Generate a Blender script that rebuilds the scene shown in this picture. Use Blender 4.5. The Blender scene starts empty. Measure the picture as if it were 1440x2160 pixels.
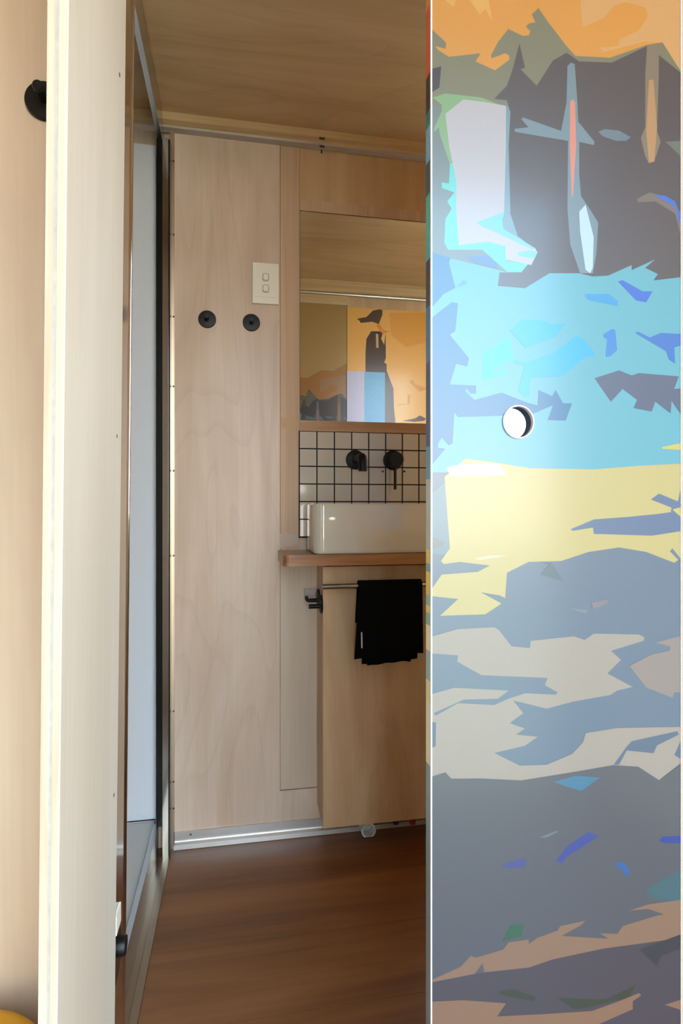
import bpy, bmesh, math, random
from mathutils import Vector, Matrix
from mathutils.geometry import tessellate_polygon
random.seed(4)
C = bpy.context.scene.collection
SC = bpy.context.scene

# ------------------------------------------------------------------ camera
F, CX, HY = 1200.0, 720.0, 1072.0          # focal length (px), centre column, horizon row
PSI = math.radians(10.39)                  # camera turned right of the back wall's normal
CAMZ = 0.949
cs, sn = math.cos(PSI), math.sin(PSI)
cam_d = bpy.data.cameras.new('camera'); cam = bpy.data.objects.new('camera', cam_d); C.objects.link(cam)
cam.location = (0, 0, CAMZ); cam.rotation_euler = (math.pi/2, 0, -PSI)
cam_d.sensor_fit = 'AUTO'; cam_d.sensor_width = 36; cam_d.lens = 36*F/2160.0
cam_d.shift_y = -(1080-HY)/2160.0; cam_d.clip_start = 0.02
SC.camera = cam

# ------------------------------------------------------------------ light
SC.view_settings.view_transform = 'Standard'; SC.view_settings.look = 'None'
SC.view_settings.gamma = 1.0; SC.view_settings.exposure = 0.88
w = bpy.data.worlds.new('sky'); SC.world = w; w.use_nodes = True
wn = w.node_tree.nodes; wl = w.node_tree.links; wn.clear()
wo = wn.new('ShaderNodeOutputWorld'); wb = wn.new('ShaderNodeBackground')
wt = wn.new('ShaderNodeTexCoord'); ws = wn.new('ShaderNodeSeparateXYZ'); wr = wn.new('ShaderNodeValToRGB')
wl.new(wt.outputs['Generated'], ws.inputs[0]); wl.new(ws.outputs['Z'], wr.inputs[0])
wr.color_ramp.elements[0].position = 0.0; wr.color_ramp.elements[0].color = (1.0, 0.93, 0.83, 1)
wr.color_ramp.elements[1].position = 0.35; wr.color_ramp.elements[1].color = (0.50, 0.76, 1.0, 1)
wl.new(wr.outputs[0], wb.inputs[0]); wb.inputs[1].default_value = 7.0
wl.new(wb.outputs[0], wo.inputs[0])

def portal(name, loc, rot, sx, sy):
    l = bpy.data.lights.new(name, 'AREA'); l.shape = 'RECTANGLE'; l.size = sx; l.size_y = sy
    l.cycles.is_portal = True
    o = bpy.data.objects.new(name, l); o.location = loc; o.rotation_euler = rot; C.objects.link(o)

# ------------------------------------------------------------------ pixel -> place
def ray(px, py):
    a = (px-CX)/F; b = (HY-py)/F
    return Vector((sn+a*cs, cs-a*sn, b))
def atY(px, py, Y):
    d = ray(px, py); return Vector((0, 0, CAMZ)) + d*(Y/d.y)
def atX(px, py, X):
    d = ray(px, py); return Vector((0, 0, CAMZ)) + d*(X/d.x)
def atZ(px, py, Z):
    d = ray(px, py); return Vector((0, 0, CAMZ)) + d*((Z-CAMZ)/d.z)

# ------------------------------------------------------------------ materials
def lin(c):
    r = []
    for v in c[:3]:
        v /= 255.0
        r.append(v/12.92 if v <= 0.04045 else ((v+0.055)/1.055)**2.4)
    return (*r, 1)
MATS = {}
def new_mat(name):
    m = bpy.data.materials.new(name); m.use_nodes = True
    MATS[name] = m
    return m, m.node_tree.nodes, m.node_tree.links, m.node_tree.nodes['Principled BSDF']
def plain(name, rgb, rough=0.5, metal=0.0, spec=0.5, coat=0.0, coat_rough=0.1, speck=0.06, sscale=60):
    m, n, l, b = new_mat(name)
    tc = n.new('ShaderNodeTexCoord'); nz = n.new('ShaderNodeTexNoise'); nz.inputs['Scale'].default_value = sscale
    nz.inputs['Detail'].default_value = 3
    l.new(tc.outputs['Object'], nz.inputs['Vector'])
    mx = n.new('ShaderNodeMix'); mx.data_type = 'RGBA'
    c = lin(rgb)
    mx.inputs[6].default_value = tuple(v*(1-speck) for v in c[:3])+(1,)
    mx.inputs[7].default_value = tuple(min(1, v*(1+speck)) for v in c[:3])+(1,)
    l.new(nz.outputs['Fac'], mx.inputs[0]); l.new(mx.outputs[2], b.inputs['Base Color'])
    b.inputs['Roughness'].default_value = rough; b.inputs['Metallic'].default_value = metal
    b.inputs['Specular IOR Level'].default_value = spec
    b.inputs['Coat Weight'].default_value = coat; b.inputs['Coat Roughness'].default_value = coat_rough
    return m
def wood(name, light, dark, axis='Z', across=9.0, along=0.55, fine=160, rough=0.45, coat=0.0, coat_rough=0.2, contrast=(0.35, 0.7), spec=0.4, distort=1.6, blotch=0.35, finec=0.035, vein=0.0):
    m, n, l, b = new_mat(name)
    tc = n.new('ShaderNodeTexCoord')
    def mapped(a, g):
        mp = n.new('ShaderNodeMapping'); s = {'X': (g, a, a), 'Y': (a, g, a), 'Z': (a, a, g)}[axis]
        mp.inputs['Scale'].default_value = s; l.new(tc.outputs['Object'], mp.inputs[0]); return mp
    m1 = mapped(across, along)
    n1 = n.new('ShaderNodeTexNoise'); n1.inputs['Scale'].default_value = 1; n1.inputs['Detail'].default_value = 5
    n1.inputs['Roughness'].default_value = 0.55; n1.inputs['Distortion'].default_value = distort
    l.new(m1.outputs[0], n1.inputs['Vector'])
    r1 = n.new('ShaderNodeValToRGB')
    r1.color_ramp.elements[0].position = contrast[0]; r1.color_ramp.elements[1].position = contrast[1]
    r1.color_ramp.elements[0].color = lin(dark); r1.color_ramp.elements[1].color = lin(light)
    l.new(n1.outputs['Fac'], r1.inputs[0])
    m2 = mapped(fine, fine*0.02)
    n2 = n.new('ShaderNodeTexNoise'); n2.inputs['Scale'].default_value = 1; n2.inputs['Detail'].default_value = 2
    l.new(m2.outputs[0], n2.inputs['Vector'])
    m3 = mapped(2.2, 1.3)
    n3 = n.new('ShaderNodeTexNoise'); n3.inputs['Scale'].default_value = 1; n3.inputs['Detail'].default_value = 3
    l.new(m3.outputs[0], n3.inputs['Vector'])
    hv = n.new('ShaderNodeMix'); hv.data_type = 'RGBA'; hv.blend_type = 'MULTIPLY'
    ra = n.new('ShaderNodeMapRange'); ra.inputs[1].default_value = 0.3; ra.inputs[2].default_value = 0.7
    ra.inputs[3].default_value = 1-finec; ra.inputs[4].default_value = 1+finec*0.5
    l.new(n2.outputs['Fac'], ra.inputs[0])
    hv.inputs[0].default_value = 1.0; l.new(r1.outputs[0], hv.inputs[6]); l.new(ra.outputs[0], hv.inputs[7])
    h3 = n.new('ShaderNodeMix'); h3.data_type = 'RGBA'; h3.blend_type = 'MULTIPLY'
    rb = n.new('ShaderNodeMapRange'); rb.inputs[1].default_value = 0.3; rb.inputs[2].default_value = 0.7
    rb.inputs[3].default_value = 1-blotch*0.4; rb.inputs[4].default_value = 1+blotch*0.15
    l.new(n3.outputs['Fac'], rb.inputs[0])
    h3.inputs[0].default_value = 1.0; l.new(hv.outputs[2], h3.inputs[6]); l.new(rb.outputs[0], h3.inputs[7])
    out = h3.outputs[2]
    if vein:
        m4 = mapped(4.5, 1.1)
        n4 = n.new('ShaderNodeTexNoise'); n4.inputs['Scale'].default_value = 1; n4.inputs['Detail'].default_value = 1.2; n4.inputs['Distortion'].default_value = 0.8
        l.new(m4.outputs[0], n4.inputs['Vector'])
        ml = n.new('ShaderNodeMath'); ml.operation = 'MULTIPLY'; ml.inputs[1].default_value = 7.0; l.new(n4.outputs['Fac'], ml.inputs[0])
        fr = n.new('ShaderNodeMath'); fr.operation = 'FRACT'; l.new(ml.outputs[0], fr.inputs[0])
        rv = n.new('ShaderNodeValToRGB'); rv.color_ramp.elements[0].position = 0.0; rv.color_ramp.elements[0].color = (1-vein, 1-vein*1.15, 1-vein*1.3, 1)
        rv.color_ramp.elements[1].position = 0.22; rv.color_ramp.elements[1].color = (1, 1, 1, 1)
        e3 = rv.color_ramp.elements.new(0.97); e3.color = (1, 1, 1, 1); e4 = rv.color_ramp.elements.new(1.0); e4.color = (1-vein, 1-vein*1.15, 1-vein*1.3, 1)
        l.new(fr.outputs[0], rv.inputs[0])
        h4 = n.new('ShaderNodeMix'); h4.data_type = 'RGBA'; h4.blend_type = 'MULTIPLY'; h4.inputs[0].default_value = 1.0
        l.new(out, h4.inputs[6]); l.new(rv.outputs[0], h4.inputs[7]); out = h4.outputs[2]
    l.new(out, b.inputs['Base Color'])
    b.inputs['Roughness'].default_value = rough; b.inputs['Specular IOR Level'].default_value = spec
    b.inputs['Coat Weight'].default_value = coat; b.inputs['Coat Roughness'].default_value = coat_rough
    bp = n.new('ShaderNodeBump'); bp.inputs['Strength'].default_value = 0.06; bp.inputs['Distance'].default_value = 0.001
    l.new(n2.outputs['Fac'], bp.inputs['Height']); l.new(bp.outputs[0], b.inputs['Normal'])
    return m
def metal(name, rgb, rough, axis=None):
    m = plain(name, rgb, rough=rough, metal=1.0, speck=0.05, sscale=25)
    if axis:
        n = m.node_tree.nodes; l = m.node_tree.links; b = n['Principled BSDF']
        tc = n.new('ShaderNodeTexCoord'); mp = n.new('ShaderNodeMapping')
        mp.inputs['Scale'].default_value = {'X': (3, 300, 300), 'Y': (300, 3, 300), 'Z': (300, 300, 3)}[axis]
        nz = n.new('ShaderNodeTexNoise'); nz.inputs['Scale'].default_value = 1
        l.new(tc.outputs['Object'], mp.inputs[0]); l.new(mp.outputs[0], nz.inputs['Vector'])
        bp = n.new('ShaderNodeBump'); bp.inputs['Strength'].default_value = 0.15; bp.inputs['Distance'].default_value = 0.0005
        l.new(nz.outputs['Fac'], bp.inputs['Height']); l.new(bp.outputs[0], b.inputs['Normal'])
    return m

ply_wall  = wood('ply_wall', (224, 200, 178), (206, 176, 150), 'Z', across=5.5, along=0.8, distort=2.2, contrast=(0.3, 0.62), vein=0.06, rough=0.42, coat=0.15)
ply_hatch = wood('ply_hatch', (226, 210, 190), (214, 192, 168), 'Z', rough=0.45)
ply_cab   = wood('ply_cabinet', (226, 194, 156), (202, 164, 124), 'Z', across=5, along=1.0, distort=2.0, vein=0.05, rough=0.42)
ply_head  = wood('ply_head', (224, 190, 150), (208, 170, 130), 'Z', rough=0.45)
ply_ceil  = wood('ply_ceiling', (212, 178, 134), (194, 158, 112), 'X', across=7, along=0.8, vein=0.06, rough=0.38, coat=0.2)
ply_part  = wood('ply_partition', (212, 204, 190), (202, 190, 173), 'Z', across=3, rough=0.5, blotch=0.1)
ply_left  = wood('ply_left', (222, 200, 172), (204, 176, 148), 'Z', across=4, along=0.4, rough=0.45)
ply_core  = wood('ply_core', (214, 195, 173), (194, 170, 144), 'Z', across=60, along=2, rough=0.6)
glue_line = plain('glue_line', (176, 168, 160), 0.7, speck=0.25, sscale=90)
batten_w  = wood('batten_wood', (222, 190, 160), (204, 168, 136), 'Z', across=30, along=0.8, rough=0.5)
sill_w    = wood('sill_wood', (214, 174, 136), (192, 148, 110), 'X', across=30, along=1.2, rough=0.5)
filler    = plain('wood_filler', (205, 172, 132), 0.6)
cornice_w = wood('cornice_wood', (226, 196, 150), (204, 168, 118), 'X', across=30, along=1, rough=0.5)
top_wood  = wood('worktop_wood', (196, 138, 86), (140, 88, 46), 'X', across=22, along=1.4, rough=0.35, coat=0.3, contrast=(0.3, 0.75))
floor_w   = wood('floor_wood', (158, 102, 56), (110, 64, 32), 'X', across=11, along=0.9, fine=120, rough=0.42, contrast=(0.25, 0.8), distort=1.0, finec=0.08, coat=0.15, coat_rough=0.3)
alu       = metal('aluminium', (226, 222, 216), 0.36, 'X')
alu_y     = metal('aluminium_rail', (198, 198, 200), 0.26, 'Y')
alu_z     = metal('polished_aluminium', (220, 214, 206), 0.12)
alu_strip = metal('floor_strip_metal', (170, 150, 130), 0.4)
black_sat = plain('satin_black', (7, 7, 8), 0.42, spec=0.3)
black_seal= plain('black_seal', (16, 22, 20), 0.18)
grout_m   = plain('black_grout', (18, 17, 17), 0.85)
tile_m    = plain('white_tile', (208, 197, 182), 0.08, spec=0.6, speck=0.03, sscale=15)
ceramic   = plain('white_ceramic', (222, 213, 195), 0.06, spec=0.6, coat=0.4, coat_rough=0.03, speck=0.01)
plastic_w = plain('white_plastic', (240, 234, 218), 0.3, speck=0.01)
plastic_g = plain('grey_plastic', (196, 184, 166), 0.3, speck=0.01)
plate_dark= plain('plate_gasket', (70, 55, 45), 0.6)
towel_m   = plain('black_towel', (9, 9, 12), 0.95, spec=0.1, speck=0.3, sscale=700)
tag_m     = plain('white_tag', (215, 215, 215), 0.6)
steel     = metal('brushed_steel', (200, 192, 182), 0.2)
screw_m   = metal('screw_metal', (120, 90, 66), 0.4)
screw_s   = metal('steel_screw', (130, 130, 134), 0.3)
shower_w  = plain('shower_panel_white', (226, 228, 232), 0.25, speck=0.01)
tray_m    = plain('shower_tray_white', (214, 208, 200), 0.3, speck=0.02)
pipe_w    = plain('pipe_white', (228, 228, 225), 0.3)
hose_b    = plain('hose_blue', (40, 70, 160), 0.4)
hose_r    = plain('hose_red', (190, 40, 45), 0.4)
red_m     = plain('red_marker', (190, 30, 40), 0.4)
dark_m    = plain('dark_marker', (30, 30, 45), 0.4)
yellow_m  = plain('yellow_fabric', (226, 168, 40), 0.8, speck=0.12, sscale=300)
wall_w    = plain('cabin_white', (225, 222, 215), 0.5)
ground_m  = plain('ground', (182, 166, 138), 0.9, speck=0.2, sscale=8)
rim_m     = plain('bare_alloy_edge', (232, 232, 234), 0.35, metal=0.3)
mirror_m, n_, l_, b_ = new_mat('mirror_glass')
b_.inputs['Metallic'].default_value = 1; b_.inputs['Roughness'].default_value = 0.0; b_.inputs['Base Color'].default_value = (0.93, 0.93, 0.91, 1)
clear_m, n_, l_, b_ = new_mat('clear_plastic')
b_.inputs['Transmission Weight'].default_value = 0.75; b_.inputs['Roughness'].default_value = 0.15
b_.inputs['Base Color'].default_value = (0.9, 0.88, 0.85, 1); b_.inputs['IOR'].default_value = 1.3

# ------------------------------------------------------------------ builders
WL = {}                                                        # world position of each object's origin
def obj(name, bm, mats, parent=None, smooth=False, origin=None, bevel=0, bseg=2):
    """bm holds world coordinates; link it as ONE mesh object."""
    if parent is not None: o0 = WL[parent]
    else: o0 = Vector(origin) if origin is not None else Vector((0, 0, 0))
    if bevel:
        es = [e for e in bm.edges if len(e.link_faces) == 2 and e.calc_face_angle(0) > 0.6]
        bmesh.ops.bevel(bm, geom=es, offset=bevel, segments=bseg, profile=0.6, affect='EDGES', clamp_overlap=True)
    bmesh.ops.recalc_face_normals(bm, faces=bm.faces[:])
    for v in bm.verts: v.co -= o0
    me = bpy.data.meshes.new(name); bm.to_mesh(me); bm.free()
    for m in (mats if isinstance(mats, (list, tuple)) else [mats]): me.materials.append(m)
    if smooth:
        for p in me.polygons: p.use_smooth = True
        me.set_sharp_from_angle(angle=math.radians(38))
    o = bpy.data.objects.new(name, me); C.objects.link(o)
    if parent is not None: o.parent = parent
    else: o.location = o0
    WL[o] = o0.copy()
    return o
def thing(name, label, cat, loc, group=None):
    o = bpy.data.objects.new(name, None); C.objects.link(o); o.location = loc; o.empty_display_size = 0.05
    WL[o] = Vector(loc); tag(o, label, cat, group); return o
def tag(o, label, cat, group=None):
    o['label'] = label; o['category'] = cat
    if group: o['group'] = group
    return o
def struct(o, label=None, cat=None):
    o['kind'] = 'structure'
    if label: o['label'] = label
    if cat: o['category'] = cat
    return o
def add_box(bm, x0, x1, y0, y1, z0, z1):
    v = [bm.verts.new(p) for p in ((x0,y0,z0),(x1,y0,z0),(x1,y1,z0),(x0,y1,z0),(x0,y0,z1),(x1,y0,z1),(x1,y1,z1),(x0,y1,z1))]
    for f in ((0,3,2,1),(4,5,6,7),(0,1,5,4),(1,2,6,5),(2,3,7,6),(3,0,4,7)): bm.faces.new([v[i] for i in f])
    return v
def box(x0, x1, y0, y1, z0, z1):
    bm = bmesh.new(); add_box(bm, x0, x1, y0, y1, z0, z1); return bm
def hexa(p):                                                   # eight corners: bottom four, top four
    bm = bmesh.new(); v = [bm.verts.new(q) for q in p]
    for f in ((0,3,2,1),(4,5,6,7),(0,1,5,4),(1,2,6,5),(2,3,7,6),(3,0,4,7)): bm.faces.new([v[i] for i in f])
    return bm
def prism_xz(poly, y0, y1, bm=None):
    bm = bm or bmesh.new()
    a = [bm.verts.new((x, y0, z)) for x, z in poly]; b = [bm.verts.new((x, y1, z)) for x, z in poly]
    n = len(poly); bm.faces.new(a); bm.faces.new(b[::-1])
    for i in range(n): bm.faces.new((a[i], b[i], b[(i+1) % n], a[(i+1) % n]))
    return bm
def prism_yz(poly, x0, x1):
    bm = bmesh.new()
    a = [bm.verts.new((x0, y, z)) for y, z in poly]; b = [bm.verts.new((x1, y, z)) for y, z in poly]
    n = len(poly); bm.faces.new(a); bm.faces.new(b[::-1])
    for i in range(n): bm.faces.new((a[i], b[i], b[(i+1) % n], a[(i+1) % n]))
    return bm
def lathe(profile, centre, axis='Y', seg=40, bm=None):
    """profile: (radius, distance along -Y or along Z or along X) from the base outwards"""
    bm = bm or bmesh.new(); rings = []; c = Vector(centre)
    for r, d in profile:
        ring = []
        for i in range(seg):
            a = 2*math.pi*i/seg
            if axis == 'Y': p = Vector((r*math.cos(a), -d, r*math.sin(a)))
            elif axis == 'X': p = Vector((-d, r*math.cos(a), r*math.sin(a)))
            else: p = Vector((r*math.cos(a), r*math.sin(a), d))
            ring.append(bm.verts.new(c+p))
        rings.append(ring)
    for a, b in zip(rings, rings[1:]):
        for i in range(seg): bm.faces.new((a[i], a[(i+1) % seg], b[(i+1) % seg], b[i]))
    bm.faces.new(rings[0][::-1]); bm.faces.new(rings[-1])
    return bm
def tube(pts, rad, seg=20, bm=None, cap=True):
    bm = bm or bmesh.new(); pts = [Vector(p) for p in pts]
    rad = rad if isinstance(rad, (list, tuple)) else [rad]*len(pts)
    rings = []; ref = Vector((0.13, 0.31, 0.94)).normalized()
    for i, p in enumerate(pts):
        t = (pts[min(i+1, len(pts)-1)]-pts[max(i-1, 0)]).normalized()
        u = t.cross(ref).normalized() if abs(t.dot(ref)) < 0.97 else t.cross(Vector((1, 0, 0))).normalized()
        v = t.cross(u).normalized()
        if rings:                                              # keep rings aligned
            u = (pu - t*pu.dot(t)).normalized(); v = t.cross(u)
        pu = u
        rings.append([bm.verts.new(p+rad[i]*(u*math.cos(2*math.pi*k/seg)+v*math.sin(2*math.pi*k/seg))) for k in range(seg)])
    for a, b in zip(rings, rings[1:]):
        for k in range(seg): bm.faces.new((a[k], a[(k+1) % seg], b[(k+1) % seg], b[k]))
    if cap: bm.faces.new(rings[0][::-1]); bm.faces.new(rings[-1])
    return bm

# ------------------------------------------------------------------ main planes
YW = 1.65                                                      # face of the back wall
ZC = atY(352, 236, 1.615).z                                    # ceiling
XL, XR, YR = -0.95, 1.25, -0.67                                # cabin side walls and open rear end
XS = -0.20                                                     # plane of the shower frame
YD = 0.592                                                     # face of the printed door
YH = 0.747                                                      # plywood wall with the single hook

portal('rear_opening_offscreen', (0.51, YR, ZC/2), (math.radians(-90), 0, 0), 1.22, ZC)
portal('window_back_portal', (0.98, 1.72, 1.39), (math.radians(90), 0, 0), 0.44, 0.98)

# ------------------------------------------------------------------ setting
struct(obj('ground', box(-15, 15, -20, 15, -0.62, -0.5), ground_m))
flo = struct(obj('floor', box(XL, XR, YR, 1.75, -0.06, -0.004), floor_w), 'brown timber-look plank floor of the bathroom', 'floor')
rows = [YR + 0.002 + 0.193*i for i in range(14)]
for i, y0 in enumerate(rows):
    y1 = min(y0+0.1926, YW+0.02)
    if y1-y0 < 0.01: continue
    cut = [-0.18 if y0 > 0.4 else XL] + [(0.78, 1.02, 0.90)[i % 3]] + [XR]
    cut = sorted(c for c in cut)
    for a, b in zip(cut, cut[1:]):
        if b-a < 0.02: continue
        pl = obj('floor_plank', box(a+0.0002, b-0.0002, y0+0.0002, y1-0.0002, -0.004, 0.0), floor_w, flo)
cei = struct(obj('ceiling', box(XL-0.04, XR+0.04, YR, 1.75, ZC, ZC+0.06), ply_ceil), 'varnished plywood ceiling', 'ceiling')

# back wall: carcass with a window opening to the right of the mirror
WX0, WX1, WZ0, WZ1 = 0.76, 1.20, 0.9, 1.88
bm = bmesh.new()
add_box(bm, XL, WX0, 1.662, 1.75, -0.05, ZC); add_box(bm, WX1, XR, 1.662, 1.75, -0.05, ZC)
add_box(bm, WX0, WX1, 1.662, 1.75, -0.05, WZ0); add_box(bm, WX0, WX1, 1.662, 1.75, WZ1, ZC)
wbk = struct(obj('wall_back', bm, ply_wall), 'pale plywood back wall', 'wall')
xa, xb, xc_ = atY(360, 1000, YW).x, atY(590, 1000, YW).x, atY(631.5, 1000, YW).x
zsk = atY(480, 1742, YW).z                                     # top of the metal skirting
xm1 = 0.735                                                    # right end of mirror and tiles
zh0 = atY(590, 1668, YW).z
xh1 = atY(668, 1400, YW).x
# big left sheet, stepping under the service hatch
obj('ply_sheet', prism_xz([(xa, 0.02), (xm1+0.4, 0.02), (xm1+0.4, zh0), (xb, zh0), (xb, ZC), (xa, ZC)], YW-0.002, 1.664), ply_wall, wbk)
obj('ply_sheet', box(xm1, WX0, YW, 1.664, zh0, ZC), ply_wall, wbk)
obj('ply_sheet', box(WX1, XR, YW, 1.664, zh0, ZC), ply_wall, wbk)
obj('ply_sheet', box(WX0, WX1, YW, 1.664, zh0, WZ0), ply_wall, wbk)
obj('ply_sheet', box(WX0, WX1, YW, 1.664, WZ1, ZC), ply_wall, wbk)
obj('service_hatch', box(xb+0.0018, xm1+0.02, YW+0.001, 1.664, zh0+0.002, atY(620, 1162, YW).z), ply_hatch, wbk, bevel=0.0008)
zsill1, zsill0 = atY(635, 887, YW).z, atY(632, 909, YW).z
zmt = atY(635, 447, YW).z
zt2 = atY(635, 421, YW).z
bat = obj('batten', box(xb+0.0018, xc_, YW, 1.664, atY(620, 1162, YW).z, ZC), batten_w, wbk, bevel=0.0006)
obj('head_panel', box(xc_+0.0008, xm1, YW+0.001, 1.664, zt2+0.001, ZC), ply_head, wbk, bevel=0.0005)
obj('head_rail', box(xc_+0.0008, xm1, YW-0.001, 1.664, zmt+0.004, zt2), batten_w, wbk, bevel=0.0008)
obj('mirror_sill', box(xc_, xm1, YW-0.006, 1.664, zsill0, zsill1), sill_w, wbk, bevel=0.0008)
def decal(name, pts, Y, mat, par):
    return obj(name, prism_xz([(atY(px, py, Y).x, atY(px, py, Y).z) for px, py in pts], Y-0.0004, Y+0.0002), mat, par)
decal('filler_patch', [(592, 881), (628, 882), (627, 897), (620, 912), (612, 913), (606, 906), (597, 904), (592, 893)], YW, filler, bat)
decal('filler_patch', [(589, 1126), (604, 1123), (628, 1131), (629, 1146), (612, 1152), (590, 1157)], YW, plain('filler_grey', (206, 184, 166), 0.6), bat)

# window in the back wall
win = struct(obj('window_1', (lambda bm: (add_box(bm, WX0, WX0+0.02, 1.65, 1.72, WZ0, WZ1), add_box(bm, WX1-0.02, WX1, 1.65, 1.72, WZ0, WZ1),
      add_box(bm, WX0+0.02, WX1-0.02, 1.65, 1.72, WZ0, WZ0+0.02), add_box(bm, WX0+0.02, WX1-0.02, 1.65, 1.72, WZ1-0.02, WZ1), bm)[-1])(bmesh.new()), alu),
      'bright window beside the mirror behind the printed door', 'window')

# skirting: two-step aluminium extrusion with a screw
x0s = atY(367, 1770, YW).x
prof = [(YW-0.002, zsk), (YW-0.006, zsk-0.001), (YW-0.006, zsk*0.36), (YW-0.016, zsk*0.30), (YW-0.017, 0.001), (YW-0.002, 0.001)]
bb = struct(obj('baseboard_back', prism_yz(prof, x0s, 0.75), alu, bevel=0.0008), 'two-step aluminium skirting along the back wall', 'baseboard')
p = atY(402, 1760, YW-0.006); obj('screw', lathe([(0.0032, 0), (0.0032, 0.0008), (0.002, 0.0018)], p, 'Y', 14), screw_s, bb, smooth=True)

# cornice and metal angle along the top of the back wall
cor = struct(obj('trim_1', box(XL, XR, 1.612, YW+0.001, atY(352, 251, 1.612).z, ZC), cornice_w, bevel=0.001), 'pale timber cornice under the ceiling', 'trim')
zc1 = atY(352, 251, 1.612).z
ang = struct(obj('trim_2', prism_yz([(YW-0.002, zc1), (YW-0.014, zc1), (YW-0.0135, zc1-0.006), (YW-0.006, zc1-0.012), (YW-0.002, zc1-0.014)], XL, XR), alu, smooth=True), 'polished aluminium angle under the cornice', 'trim')
for px, py, Y, w_, h_ in ((679, 292, 1.611, 0.016, 0.006), (679, 309, YW-0.013, 0.014, 0.005), (678, 318, YW-0.002, 0.004, 0.014)):
    p = atY(px, py, Y); obj('clip', box(p.x-w_/2, p.x+w_/2, Y-0.0012, Y+0.001, p.z-h_/2, p.z+h_/2), plate_dark, ang)
# vertical metal angle at the left end of the back wall, with its screws
tx0, tx1 = atY(359, 1000, YW-0.005).x, atY(368, 1000, YW-0.005).x
va = struct(obj('trim_3', box(tx0, tx1, YW-0.006, YW, 0.0, zc1-0.006), metal('dull_alloy', (206, 182, 156), 0.35), bevel=0.0008), 'slim screwed angle along the left edge of the plywood wall', 'trim')
for py in (340, 495, 668, 815, 993, 1172, 1500, 1649, 1705):
    p = atY(366, py, YW-0.006); obj('screw', lathe([(0.0028, 0), (0.0028, 0.0008), (0.0016, 0.002)], p, 'Y', 12), screw_m, va, smooth=True)

# side walls, right wall, partition
struct(obj('wall_left', box(XL-0.04, XL, YR, 1.75, -0.05, ZC), wall_w))
struct(obj('wall_right', box(XR, XR+0.04, YR, 1.75, -0.05, ZC), ply_wall))
bm = bmesh.new()                                               # rear end: open entrance between two jambs
add_box(bm, XL, -0.10, YR-0.04, YR, -0.05, ZC); add_box(bm, 1.12, XR, YR-0.04, YR, -0.05, ZC)
struct(obj('wall_rear', bm, ply_wall))


# plywood wall with the hook (front of the shower cubicle)
wh = struct(obj('wall_front', box(XL, -0.155, YH, YH+0.018, 0, ZC), ply_left), 'pale plywood wall carrying one black hook', 'wall')

# short plywood nib standing out from it: three plies seen end-on, slightly out of plumb
YF = 0.51
def lean_x(pt, pb, Y):                                         # x at floor and ceiling for a line seen at pt (row 0) / pb (row 2160)
    a, b = atY(pt, 0, Y), atY(pb, 2160, Y)
    f = lambda z: b.x + (a.x-b.x)*(z-b.z)/(a.z-b.z)
    return f(0.0), f(ZC)
def nib_layer(name, l0, l1, r0, r1, mat, par, y0=0.0):
    a0, a1 = lean_x(l0, l1, YF); b0, b1 = lean_x(r0, r1, YF)
    return obj(name, hexa([(a0, YF+y0, 0), (b0, YF+y0, 0), (b0, YH, 0), (a0, YH, 0), (a1, YF+y0, ZC), (b1, YF+y0, ZC), (b1, YH, ZC), (a1, YH, ZC)]), mat, par, bevel=0.0006 if y0 == 0 else 0)
nib = nib_layer('wall_nib', 100, 80, 117, 98, ply_core, None)
struct(nib, 'raw edge of the short laminated plywood wall by the shower', 'wall')
nib_layer('glue_layer', 117, 98, 125, 104, glue_line, nib, 0.0004)
nib_layer('ply_core_layer', 125, 104, 142, 118, ply_core, nib)
nib_layer('face_veneer', 142, 118, 145.5, 121, ply_part, nib)
nx0, nx1 = lean_x(145.5, 121, YF)
for py, px in ((158, 252), (920, 246.5), (1677, 240)):
    p = atX(px, py, nx0 + (nx1-nx0)*0.5)
    p = atX(px, py, nx0 + (nx1-nx0)*p.z/ZC)
    obj('screw', lathe([(0.0022, -0.001), (0.0022, 0.0004), (0.0014, 0.001)], (p.x-0.0006, min(p.y, YH-0.006), p.z), 'X', 12), screw_m, nib, smooth=True)

# ------------------------------------------------------------------ shower cubicle
ZS = 0.088
sh = thing('shower_cubicle', 'narrow shower opening framed in polished aluminium with white lining', 'shower', (XS, 1.2, 0))
zr = atY(350, 302, 1.62).z
pn0 = lean_x(263, 244, YH)                                     # near post follows the nib
obj('jamb', hexa([(pn0[0]-0.03, YH-0.001, 0), (pn0[0]-0.004, YH-0.001, 0), (pn0[0]-0.004, YH+0.062, 0), (pn0[0]-0.03, YH+0.062, 0),
     (pn0[1]-0.03, YH-0.001, ZC), (pn0[1]-0.004, YH-0.001, ZC), (pn0[1]-0.004, YH+0.062, ZC), (pn0[1]-0.03, YH+0.062, ZC)]), alu_z, sh, bevel=0.0015)
obj('door_seal', hexa([(pn0[0]-0.03, YH+0.062, ZS), (pn0[0]-0.006, YH+0.062, ZS), (pn0[0]-0.006, YH+0.070, ZS), (pn0[0]-0.03, YH+0.070, ZS),
     (pn0[1]-0.03, YH+0.062, zr), (pn0[1]-0.006, YH+0.062, zr), (pn0[1]-0.006, YH+0.070, zr), (pn0[1]-0.03, YH+0.070, zr)]), black_seal, sh)
obj('edge_tube', tube([((pn0[0]-0.012), YH+0.08, ZS), ((pn0[1]-0.012), YH+0.08, zr)], 0.0095, 24), alu_z, sh, smooth=True)
fx = [atY(q, 1000, 1.60).x for q in (330, 343, 355, 358.5)]
obj('seal_strip', box(fx[0], fx[1], 1.600, 1.63, ZS, zr), black_seal, sh, bevel=0.001)
obj('jamb', box(fx[1], fx[2], 1.596, 1.648, 0.0, zr), alu_z, sh, bevel=0.003)
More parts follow.
